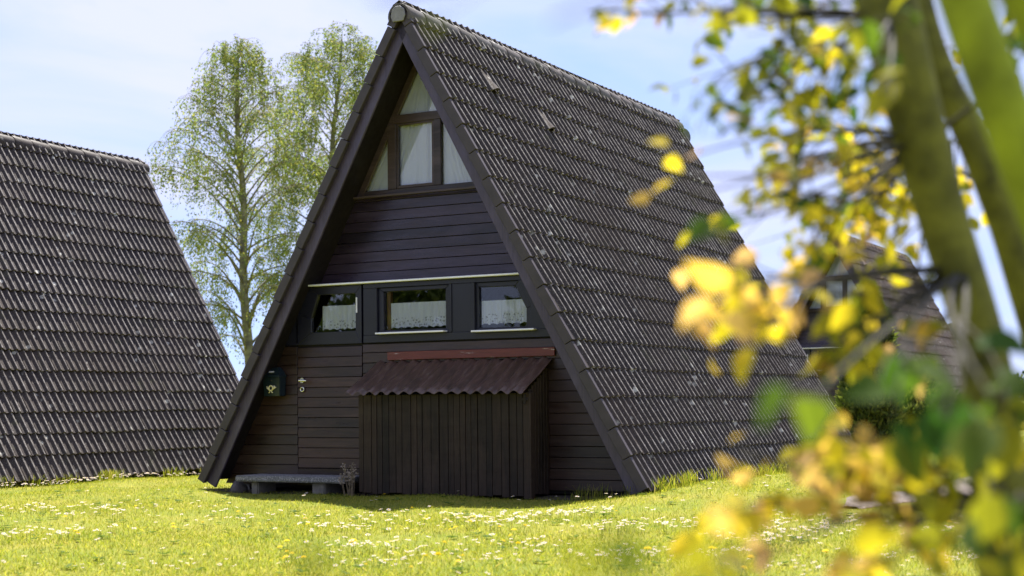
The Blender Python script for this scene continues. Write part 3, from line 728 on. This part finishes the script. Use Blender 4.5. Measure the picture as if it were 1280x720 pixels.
for i, (px_, d_, sx, sz) in enumerate(((1215, 44, 2.2, 1.15), (1300, 42, 2.4, 1.3), (1120, 52, 2.6, 1.2))):
    shrub('hedge_shrub', ('rounded dark green shrub far behind the leaning trunk', 'rounded shrub at the far right picture edge', 'low shrub beside the far cabin behind the conifers')[i], 'shrub', ground_pt(px_, 530, d_), sx, 1.2, sz, 9000, 20+i, M['hedge'], .13)

# trees on the viewer's side of the lawn, seen only as reflections in the panes and the glossy boards
for i, (x_, y_, h_) in enumerate(((-8.5, -21, 4.6), (-13.5, -19, 5.2), (-18.5, -17, 4.4), (-4.0, -24, 4.8))):
    shrub('garden_tree', ('dense garden tree straight behind the lawn, mirrored in the window panes', 'tallest of the garden trees mirrored in the panes', 'leftmost garden tree mirrored in the door pane', 'rightmost garden tree mirrored in the right pane')[i], 'tree', (x_, y_, gz1(x_, y_)), 2.4, 2.0, h_, 5000, 40+i, M['hedge'], .30)

# ---------------------------------------------------------------- lawn
def visible_ground(n, r0, r1, power, fov=.40, rg=rng):
    th = rg.uniform(-fov, fov, n); u = rg.uniform(0, 1, n)
    e = 2-power; r_ = (r0**e+(r1**e-r0**e)*u)**(1/e)
    a = math.pi/2+YAW+th
    return CAM.x+r_*np.cos(a), CAM.y+r_*np.sin(a), r_
def free(x, y):
    ok = ~((np.abs(x) < 2.28) & (y > .12+.08*np.sin(x*7)*np.cos(x*3)) & (y < L)) & ~((np.abs(x+8.32) < 2.5) & (y > -1.7) & (y < 5.4))
    ok &= ~((x > -.47) & (x < 1.46) & (y > -.06) & (y < .4)) & ~on_path(x, y)
    return ok
M['grass'] = mat_leaf('grass_blade', [(0, (.12, .17, .013)), (.5, (.235, .26, .021)), (.85, (.35, .33, .04)), (1, (.42, .36, .10))], None, .60, rough=.7, gain=1.5)
def blades(x, y, hmin, hmax, wmin, wmax, lean, rg):
    n = len(x); z = gz(x, y); h = rg.uniform(hmin, hmax, n); a = rg.uniform(0, 2*np.pi, n); b = rg.uniform(0, 2*np.pi, n); w_ = rg.uniform(wmin, wmax, n); le = np.abs(rg.normal(0, lean, n))*h
    p = np.stack([x, y, z-.005], -1); sx = np.stack([np.cos(a)*w_, np.sin(a)*w_, np.zeros(n)], -1)
    mid = p+np.stack([np.cos(b)*le*.35, np.sin(b)*le*.35, h*.6], -1); tip = p+np.stack([np.cos(b)*le, np.sin(b)*le, h], -1)
    v_ = np.stack([p-sx, p+sx, mid+sx*.7, tip, mid-sx*.7], 1).reshape(-1, 3)
    return v_, np.arange(5*n).reshape(n, 5)
rg = np.random.default_rng(3)
gx, gy, gr_ = visible_ground(600000, 5.2, 34, 1.25, .42, rg); ok = free(gx, gy); gx, gy, gr_ = gx[ok], gy[ok], gr_[ok]
patch_ = .5+.5*np.sin(gx*2.1+1.3*np.sin(gy*1.7))*np.sin(gy*2.6+1.1*np.sin(gx*1.4))
worn = np.exp(-((gx+1.1)/1.1)**2-((gy+.75)/.55)**2)                      # trodden ground in front of the step
ok = rg.uniform(0, 1, len(gx)) < np.clip(.45+.75*patch_, 0, 1)*(1-.55*worn); gx, gy, gr_ = gx[ok], gy[ok], gr_[ok]
grow = 1+.02*(gr_-6)
v1, f1 = blades(gx, gy, .014, .036, .0012, .0026, .75, rg)
# taller tufts: along eaves, step and shed foot
tx, ty = [], []
for (xa, ya, xb, yb, n, cl) in ((-5.80, -1.7, -5.72, 5.3, 3400, 26), (2.62, .02, 2.66, 7.0, 2600, 30), (1.9, -.05, 2.5, .1, 160, 8)):
    cen = rg.uniform(0, 1, cl); t_ = np.clip(cen[rg.integers(0, cl, n)]+rg.normal(0, .012, n), 0, 1)
    tx.append(xa+(xb-xa)*t_+rg.normal(0, .05, n)); ty.append(ya+(yb-ya)*t_+rg.normal(0, .05, n))
tx, ty = np.concatenate(tx), np.concatenate(ty)
v2, f2 = blades(tx, ty, .05, .17, .002, .0042, .45, rg)
tag(big_mesh('grass', np.concatenate([v1, v2]), np.concatenate([f1, f2+len(v1)]), M['grass']), 'short sunlit yellow-green lawn grass', None, None, 'stuff')

wx, wy, _ = visible_ground(420, 5.5, 16, 1.1, .38, rg); okw = free(wx, wy); wv, wf_ = [], []
for x_, y_ in zip(wx[okw], wy[okw]):
    z_ = gz1(x_, y_); n_ = random.randint(4, 8); r_ = U(.025, .06)
    for q in range(n_):
        g = 2*math.pi*q/n_+U(-.3, .3); dx, dy = math.cos(g), math.sin(g); b_ = len(wv); rr = r_*U(.7, 1.2); w_ = rr*.27; up_ = U(.15, .6)
        for (t_, ww, hh) in ((0, 0, .004), (.5, 1, .5*up_*rr+.006), (1, 0, .75*up_*rr), (.5, -1, .5*up_*rr+.006)):
            wv.append((x_+dx*rr*t_-dy*w_*ww, y_+dy*rr*t_+dx*w_*ww, z_+hh+.006))
        wf_.append((b_, b_+1, b_+2, b_+3))
M['weed'] = mat_leaf('weed_leaf', [(0, (.05, .09, .014)), (.6, (.10, .15, .02)), (1, (.17, .19, .03))], None, .45, gain=1.3)
tag(big_mesh('lawn_weeds', np.array(wv), np.array(wf_), M['weed']), 'small broad-leaved weeds scattered through the lawn', None, None, 'stuff')

# flowers
def daisy_mesh(seed):
    rs = random.Random(seed); V, Fc, mi = [], [], []
    h = .045; n = 13; r_ = .0125; tilt = rs.uniform(-.25, .25)
    for k_ in range(n):
        g = 2*math.pi*k_/n; b = len(V); dz = rs.uniform(-.0015, .002)
        for (rr, da, z) in ((.003, 0, h), (.75*r_, -.17, h+.002+dz), (r_, 0, h+.0015+dz), (.75*r_, .17, h+.002+dz)):
            V.append((rr*math.cos(g+da), rr*math.sin(g+da), z+tilt*rr*math.cos(g+da)))
        Fc.append((b, b+1, b+2, b+3)); mi.append(0)
    b = len(V); V += [(.0042*math.cos(q*math.pi/3), .0042*math.sin(q*math.pi/3), h+.0025) for q in range(6)] + [(0, 0, h+.0045)]
    for q in range(6): Fc.append((b+q, b+(q+1) % 6, b+6)); mi.append(1)
    b = len(V); V += [(-.001, 0, -.005), (.001, 0, -.005), (.001, 0, h), (-.001, 0, h)]; Fc.append((b, b+1, b+2, b+3)); mi.append(2)
    return V, Fc, mi
def dandelion_mesh(seed):
    rs = random.Random(seed); V, Fc, mi = [], [], []; h = .07
    for ring_, (n, r_, z) in enumerate(((16, .019, 0), (14, .014, .004), (9, .008, .007))):
        for k_ in range(n):
            g = 2*math.pi*(k_+.5*ring_)/n+rs.uniform(-.1, .1); b = len(V)
            for (rr, da, zz) in ((.002, 0, h+z), (.7*r_, -.2, h+z+.002), (r_, 0, h+z+.002), (.7*r_, .2, h+z+.002)):
                V.append((rr*math.cos(g+da), rr*math.sin(g+da), zz))
            Fc.append((b, b+1, b+2, b+3)); mi.append(0)
    b = len(V); V += [(-.0016, 0, -.005), (.0016, 0, -.005), (.0016, 0, h), (-.0016, 0, h)]; Fc.append((b, b+1, b+2, b+3)); mi.append(2)
    return V, Fc, mi
PET = mat_leaf('daisy_petal', [(0, (.76, .64, .75)), (1, (.86, .78, .87))], None, .35, gain=1.0)
YEL = mat_leaf('flower_yellow', [(0, (.68, .46, .015)), (1, (.80, .60, .02))], None, .3, gain=1.0)
STE = mat_leaf('flower_stem', [(0, (.10, .15, .02)), (1, (.14, .2, .03))], None, .4)
def flower_data(name, V, Fc, mi, mats):
    me = bpy.data.meshes.new(name); me.from_pydata(V, [], Fc)
    for q in mats: me.materials.append(q)
    me.polygons.foreach_set('material_index', mi); me.update(); return me
DZ = [flower_data('daisy', *daisy_mesh(s), (PET, YEL, STE)) for s in range(4)]
DD = [flower_data('dandelion', *dandelion_mesh(s), (YEL, YEL, STE)) for s in range(3)]
def gpt(px, py):
    v_ = _d+_r2*((px-640)/F_PX)-_u2*((py-360-SHIFT)/F_PX); t_ = (-.11-CAM.z)/v_.z; q = CAM+v_*t_; return q.x, q.y
# patches of daisies measured on the lawn: centre, spread (m), count
PA = [(30, 602, .9, .16, 60), (120, 597, .9, .16, 60), (210, 591, .8, .14, 50), (275, 587, .5, .14, 26), (20, 640, .7, .4, 55), (60, 672, .5, .35, 42), (130, 642, .5, .3, 26), (150, 700, .5, .3, 22), (250, 640, .6, .4, 18), (330, 645, .5, .35, 18),
      (430, 660, .35, .25, 30), (450, 680, .35, .22, 30), (470, 645, .6, .3, 22), (520, 690, .35, .2, 22), (485, 700, .4, .15, 22), (560, 660, .6, .3, 24), (590, 652, .35, .22, 26), (640, 655, .4, .3, 30), (690, 645, .5, .25, 34), (725, 642, .4, .2, 26), (660, 682, .3, .25, 24),
      (760, 660, .35, .25, 26), (770, 690, .32, .2, 36), (790, 700, .2, .15, 18), (850, 655, .4, .25, 44), (880, 690, .4, .25, 36), (940, 672, .4, .3, 44), (960, 655, .4, .25, 30), (1000, 665, .4, .3, 36), (1010, 705, .3, .2, 26), (1060, 650, .4, .3, 24), (1095, 660, .3, .3, 22), (1130, 700, .3, .3, 26),
      (1180, 680, .3, .25, 20), (1215, 700, .25, .2, 30), (1225, 665, .35, .3, 26), (1260, 650, .4, .3, 20), (1090, 612, .5, .3, 16), (330, 700, .4, .2, 14), (600, 705, .5, .15, 16)]
fx, fy = [], []
for (px_, py_, sx, sy, n) in PA:
    cx_, cy_ = gpt(px_, py_)
    u1, u2 = rg.normal(0, sx*.5, n), rg.normal(0, sy*.8, n)
    fx.append(cx_+u1*math.cos(YAW)-u2*math.sin(YAW)); fy.append(cy_+u1*math.sin(YAW)+u2*math.cos(YAW))
s1, s2, _ = visible_ground(150, 6, 16, 1, .36, rg); fx.append(s1); fy.append(s2)
fx, fy = np.concatenate(fx), np.concatenate(fy); ok = free(fx, fy); fx, fy = fx[ok], fy[ok]
ds_ = np.hypot(fx-CAM.x, fy-CAM.y); order = np.argsort(ds_); fx, fy = fx[order], fy[order]
for i in range(min(300, len(fx))):
    o = bpy.data.objects.new('daisy', DZ[i % 4]); COL.objects.link(o); o.location = (fx[i], fy[i], gz1(fx[i], fy[i])); s_ = U(.75, 1.3); o.scale = (s_, s_, s_); o.rotation_euler = (U(-.35, .35), U(-.35, .35), U(0, 6.28))
    tag(o, 'white daisy with yellow middle, open in the lawn', 'daisy', 'daisies in the lawn')
V, Fc, MI = [], [], []
for i in range(300, len(fx)):
    v0, f0, m0 = daisy_mesh(i % 5); b = len(V); mt = Matrix.Translation((fx[i], fy[i], gz1(fx[i], fy[i]))) @ Matrix.Rotation(U(0, 6.28), 4, 'Z') @ Matrix.Rotation(U(-.35, .35), 4, 'X') @ Matrix.Scale(U(1.0, 1.7), 4)
    V += [tuple(mt @ Vector(p)) for p in v0]; Fc += [tuple(b+q for q in f) for f in f0]; MI += m0
if V:
    o = bpy.data.objects.new('daisy_drift', flower_data('daisy_drift', V, Fc, MI, (PET, YEL, STE))); COL.objects.link(o)
    tag(o, 'farther white daisies sprinkled through the lawn', 'daisies', None, 'stuff')
for i in range(70):
    if i < 46:
        px_, py_ = ((290, 642), (370, 690), (385, 655), (440, 680), (560, 672), (590, 655), (640, 660), (636, 680), (655, 668), (540, 700), (760, 642), (890, 690), (1130, 612), (1195, 654), (1212, 656), (100, 672), (375, 700), (365, 682), (225, 660), (580, 705), (820, 690), (930, 700), (1040, 690))[i % 23]
        x_, y_ = gpt(px_+U(-14, 14), py_+U(-5, 5))
    else:
        a_, b_, _ = visible_ground(1, 6, 14, 1, .35, rg); x_, y_ = float(a_[0]), float(b_[0])
    if not bool(free(np.array(x_), np.array(y_))): continue
    o = bpy.data.objects.new('dandelion', DD[i % 3]); COL.objects.link(o); o.location = (x_, y_, gz1(x_, y_)-.01); s_ = U(.8, 1.2); o.scale = (s_, s_, s_); o.rotation_euler = (U(-.3, .3), U(-.3, .3), U(0, 6.28))
    tag(o, 'yellow dandelion flower standing in the lawn', 'dandelion', 'dandelions in the lawn')

# ---------------------------------------------------------------- the tree in the foreground
M['fbark'] = mat_plain('mossy_bark', (.125, .125, .016), .85, var=.8, scale=13, bump=1.0)
M['ftwig'] = mat_plain('dark_twig', (.020, .016, .009), .8, var=.4, scale=20, bump=.3)
M['fmoss'] = mat_plain('mossy_green_bark', (.25, .30, .014), .85, var=.6, scale=10, bump=.9)
M['fleaf'] = mat_leaf('autumn_leaf', [(0, (.030, .085, .012)), (.25, (.095, .130, .010)), (.48, (.28, .265, .014)), (.70, (.62, .50, .022)), (.86, (.70, .46, .08)), (1, (.52, .33, .19))], 'hue', .62, gain=1.25)
ft = thing('foreground_tree', 'out-of-focus leaning multi-stemmed tree with yellow leaves, nearest to the viewer at right', 'tree', (7.50, -9.50, -.15))
FT = Vector((7.50, -9.50, -.15))
def stem(pts, rad, mat='fbark', name='trunk', n=12):
    mb = MB(); P = [Vector(p)-FT for p in pts]
    # smooth through the points
    q = []; rr = []
    for i in range(len(P)-1):
        p0, p1_, p2_, p3 = P[max(i-1, 0)], P[i], P[i+1], P[min(i+2, len(P)-1)]
        for t_ in np.linspace(0, 1, 7)[:(-1 if i < len(P)-2 else None)]:
            q.append(.5*((2*p1_)+(p2_-p0)*t_+(2*p0-5*p1_+4*p2_-p3)*t_*t_+(3*p1_-p0-3*p2_+p3)*t_**3)); rr.append(rad[i]+(rad[i+1]-rad[i])*t_)
    mb.tube(q, rr, n); return mb.build(name, M[mat], ft, smooth=True)
DA = 2.55
stem([FT+Vector((.03, .02, -.1)), at(1262, 700, DA), at(1245, 560, DA), at(1226, 430, DA), at(1172, 250, DA), at(1118, 40, DA), at(1075, -160, DA)], [.064, .055, .048, .042, .043, .051, .048])
DB = 1.95
stem([FT+Vector((.20, -.45, -.1)), at(1420, 620, DB), at(1368, 430, DB), at(1304, 260, DB), at(1245, 110, DB), at(1196, -30, DB), at(1155, -170, DB)], [.048, .045, .041, .037, .035, .034, .032], 'fmoss')
DM = 2.9
stem([FT+Vector((.12, .22, -.1)), at(1330, 560, DM), at(1272, 330, DM), at(1225, 200, DM), at(1165, 60, DM), at(1130, -80, DM)], [.042, .038, .032, .029, .027, .025])
stem([FT+Vector((.20, -.40, -.1)), at(1480, 420, 1.5), at(1385, 150, 1.5), at(1297, 10, 1.5), at(1225, -120, 1.5)], [.040, .036, .032, .030, .028], 'fmoss')

LV, LF, LH = [], [], []; TW = MB()
def leaf(p, dr, nrm, ln, wd, hue):
    """a pointed oval leaf, folded along the midrib and curled at the tip"""
    dr = dr.normalized(); sd_ = dr.cross(nrm); sd_ = sd_.normalized() if sd_.length > 1e-4 else dr.orthogonal().normalized(); up = sd_.cross(dr)
    b = len(LV); prof_ = ((0, .0, 0), (.12, .30, .02), (.35, .5, .03), (.62, .40, .0), (.85, .17, -.06), (1, 0, -.13))
    for (t_, w_, z_) in prof_:
        c_ = p+dr*ln*t_+up*ln*z_
        LV.extend([c_-sd_*wd*w_+up*wd*w_*.35, c_, c_+sd_*wd*w_+up*wd*w_*.35])
    for i in range(5):
        a = b+i*3; LF.extend([(a, a+1, a+4, a+3), (a+1, a+2, a+5, a+4)]); LH.extend([hue, hue])
rl_ = random.Random(21)
def twig(a, b, sag, rad=.004):
    a, b = Vector(a), Vector(b); mid = (a+b)*.5+Vector((rl_.gauss(0, .04), rl_.gauss(0, .04), sag)); pts = bez(a, mid, b, 8)
    TW.tube([q-FT for q in pts], [rad*(1-.75*i/7) for i in range(8)], 6); return pts
def cluster(px, py, depth, spx, spy, n, hues, size=.045, src=None, ddep=.18, mult=1.0):
    """a spray of leaves round a point in front of the camera, on a side branch that starts at the stem"""
    cen = at(px, py, depth)
    src = src if src is not None else at(1190, min(py-60, 300), 2.6)
    main = twig(src, cen, U(-.03, .08), .0055)
    done = 0; n = max(1, int(n*mult))
    while done < n:
        c2 = at(px+rl_.gauss(0, spx), py+rl_.gauss(0, spy), depth+rl_.gauss(0, ddep))
        o = main[rl_.randint(4, 7)]; sub = twig(o, c2, .02, .0022); k_ = min(rl_.randint(2, 5), n-done)
        for _ in range(k_):
            p = sub[rl_.randint(4, 7)]+Vector((rl_.gauss(0, .012),)*3)
            dr = Vector((rl_.gauss(0, .6), rl_.gauss(0, .6), rl_.gauss(-.55, .5))); nr = Vector((rl_.gauss(0, .6), rl_.gauss(-.5, .6), rl_.gauss(.5, .5)))
            s_ = size*rl_.uniform(.7, 1.25); leaf(p-FT, dr, nr, s_, s_*rl_.uniform(.5, .72), max(0, min(1, rl_.choice(hues)+rl_.gauss(0, .06)))); done += 1
Yw, Ol, Gr, Or = .70, .42, .14, .92
TOPA = at(1110, 20, 2.6)
# canopy, upper part
for (px_, py_, d_, sx, sy, n, hu, sz) in (
    (772, 14, 2.3, 26, 10, 7, (Yw, Ol, Gr), .036), (835, 18, 2.4, 34, 14, 10, (Ol, Gr, Or), .038), (900, 26, 2.5, 44, 22, 20, (Ol, Gr, .5), .038), (960, 34, 2.6, 44, 30, 30, (Ol, Gr, Ol), .040), (1025, 45, 2.6, 40, 38, 34, (Ol, Gr, Ol), .040),
    (890, 105, 2.3, 34, 26, 10, (Gr, Ol, .15), .034), (950, 115, 2.5, 40, 40, 24, (Gr, Ol, .3), .036), (1005, 125, 2.6, 40, 44, 32, (Ol, Gr, .5), .038), (1055, 110, 2.5, 32, 54, 28, (Ol, Yw, Gr), .042), (900, 170, 2.3, 30, 26, 8, (Gr, .2, Or), .034),
    (1075, 60, 1.9, 34, 34, 9, (Ol, Gr), .050), (1100, 115, 1.7, 10, 14, 2, (.5, Ol), .055)):
    cluster(px_, py_, d_, sx, sy, n, hu, sz, TOPA, mult=1.35)
SA = at(1150, 180, 2.6)
for (px_, py_, d_, sx, sy, n, hu, sz) in (
    (1060, 190, 3.3, 36, 28, 34, (Yw, Yw, Ol), .040), (1105, 235, 3.3, 36, 34, 54, (Yw, Yw, Ol), .042), (1080, 275, 3.0, 36, 28, 28, (Yw, Ol), .044), (1010, 180, 2.8, 36, 30, 18, (Ol, Gr, Or), .036), (980, 225, 2.7, 34, 26, 18, (Or, Ol, .5), .038), (1015, 270, 2.5, 30, 36, 26, (Ol, Gr, Yw), .044),
    (930, 245, 3.2, 30, 24, 8, (Ol, Gr), .034), (852, 198, 2.2, 4, 4, 2, (Yw, Yw), .044), (826, 255, 1.9, 9, 14, 3, (Yw, Or, Yw), .048), (898, 285, 2.0, 12, 28, 6, (Gr, Ol, .30), .046), (872, 302, 2.2, 6, 5, 2, (Yw, .6), .044),
    (1005, 315, 2.8, 20, 24, 12, (Ol, Yw), .042), (1040, 335, 2.4, 30, 28, 17, (Yw, Or, Ol), .042), (1110, 320, 3.0, 34, 40, 22, (Ol, .5, Gr), .042), (1140, 380, 3.0, 34, 34, 18, (Ol, .5, Gr), .042),
    (1210, 190, 3.6, 14, 50, 16, (Yw, Ol), .036), (1245, 240, 3.6, 22, 36, 26, (Yw, Yw, Ol), .038), (1180, 60, 3.8, 20, 40, 16, (Yw, Ol), .036), (1262, 120, 3.6, 16, 70, 18, (Gr, Ol, Ol), .036), (1270, 30, 2.4, 30, 34, 14, (Ol, Gr), .05)):
    cluster(px_, py_, d_, sx, sy, n, hu, sz, SA, mult=1.0 if px_ < 960 else (1.6 if py_ < 300 else .75))
SB = at(1205, 340, 2.6)
for (px_, py_, d_, sx, sy, n, hu, sz) in (
    (905, 385, 2.0, 26, 22, 14, (Or, Yw, Or), .046), (950, 405, 2.0, 28, 20, 14, (Or, Yw, Yw), .046), (985, 370, 2.2, 24, 24, 9, (Or, Yw), .044), (1040, 420, 2.2, 34, 26, 16, (Ol, Yw, Or), .046), (1090, 420, 2.3, 34, 26, 18, (Yw, Ol, Ol), .046), (1150, 440, 2.4, 30, 24, 14, (Ol, Or), .046),
    (1050, 470, 2.2, 40, 20, 10, (Ol, Gr), .046), (1010, 505, 1.5, 26, 18, 4, (Gr,), .055), (1120, 505, 1.5, 40, 22, 13, (Gr, Gr, .05), .060), (1180, 520, 1.5, 46, 26, 16, (Gr, .05), .062), (1240, 500, 1.5, 34, 34, 12, (Gr, .05, Ol), .06)):
    cluster(px_, py_, d_, sx, sy, n, hu, sz, SB, mult=(1.4 if px_ < 1000 else .9) if d_ > 1.6 else .6)
SC = at(1255, 640, 2.55)
for (px_, py_, d_, sx, sy, n, hu, sz) in (
    (1040, 525, 2.0, 10, 10, 2, (Or, .8), .042), (950, 575, 2.0, 30, 20, 8, (Or, Or, Yw), .042), (1010, 575, 2.0, 30, 24, 14, (Yw, Or, Ol), .044), (1060, 590, 2.1, 34, 26, 18, (Or, Yw, Yw), .044), (1110, 585, 2.1, 34, 26, 16, (Yw, Ol, Or), .044), (1160, 570, 2.2, 34, 22, 16, (Yw, Ol), .044), (1210, 570, 2.2, 26, 20, 10, (Yw, Ol), .044),
    (1000, 640, 2.0, 40, 24, 9, (Or, Yw), .044), (1060, 650, 2.0, 40, 26, 13, (Yw, Or), .044), (1130, 640, 2.1, 36, 26, 13, (Yw, Ol), .044), (1140, 690, 2.0, 40, 24, 8, (Yw, Ol), .044), (1220, 680, 2.0, 36, 30, 9, (Yw, Ol), .046), (1235, 600, 1.7, 22, 40, 9, (Gr, Ol), .055), (1268, 640, 1.7, 14, 40, 7, (Ol, Gr), .055),
    (900, 640, 1.9, 30, 20, 4, (Or, Yw), .044), (930, 712, 1.6, 40, 14, 6, (Ol, Yw), .046), (1040, 715, 1.7, 40, 12, 6, (Or, Yw), .044)):
    cluster(px_, py_, d_, sx*1.5, sy*1.5, n, hu, sz, SC, mult=1.55)
# a thin branch that comes close past the viewer, with a few small tan leaves
NB = twig(at(1195, -150, 1.35), at(470, -4, .80), .01, .0065)
NB2 = twig(NB[3], at(690, 26, .85), .0, .0045)
for (px_, py_, d_, hu, sz) in ((545, 22, .9, .3, .006),):
    p = at(px_, py_, d_); o = NB[5] if px_ < 640 else NB[4]
    TW.tube([q-FT for q in bez(o, (o+p)*.5+Vector((0, 0, .02)), p, 8)], .0006, 4); leaf(p-FT, Vector((U(-.3, .3), U(-.3, .3), -1)), Vector((.4, -.8, .3)), sz*1.5, sz, hu)
LOWB = twig(FT+Vector((.05, .0, .55)), at(640, 900, .72), -.02, .006)
for (px_, py_, d_, hu, sz) in ((400, 722, .66, .30, .012), (800, 722, .68, .25, .018), (735, 726, .66, .35, .013), (870, 724, .7, .5, .018), (905, 668, 1.3, .9, .022)):
    p = at(px_, py_, d_); o = LOWB[6] if px_ < 700 else LOWB[4]
    TW.tube([q-FT for q in bez(o, (o+p)*.5+Vector((0, 0, .03)), p, 8)], .0006, 4); leaf(p-FT, Vector((U(-.5, .5), U(-.5, .5), .8)), Vector((.4, -.8, .3)), sz*1.5, sz, hu)
TW.build('branches', M['ftwig'], ft, smooth=True)
big_mesh('foliage', np.array([tuple(q) for q in LV]), np.array(LF), M['fleaf'], ft, smooth=True, attrs={'hue': LH})
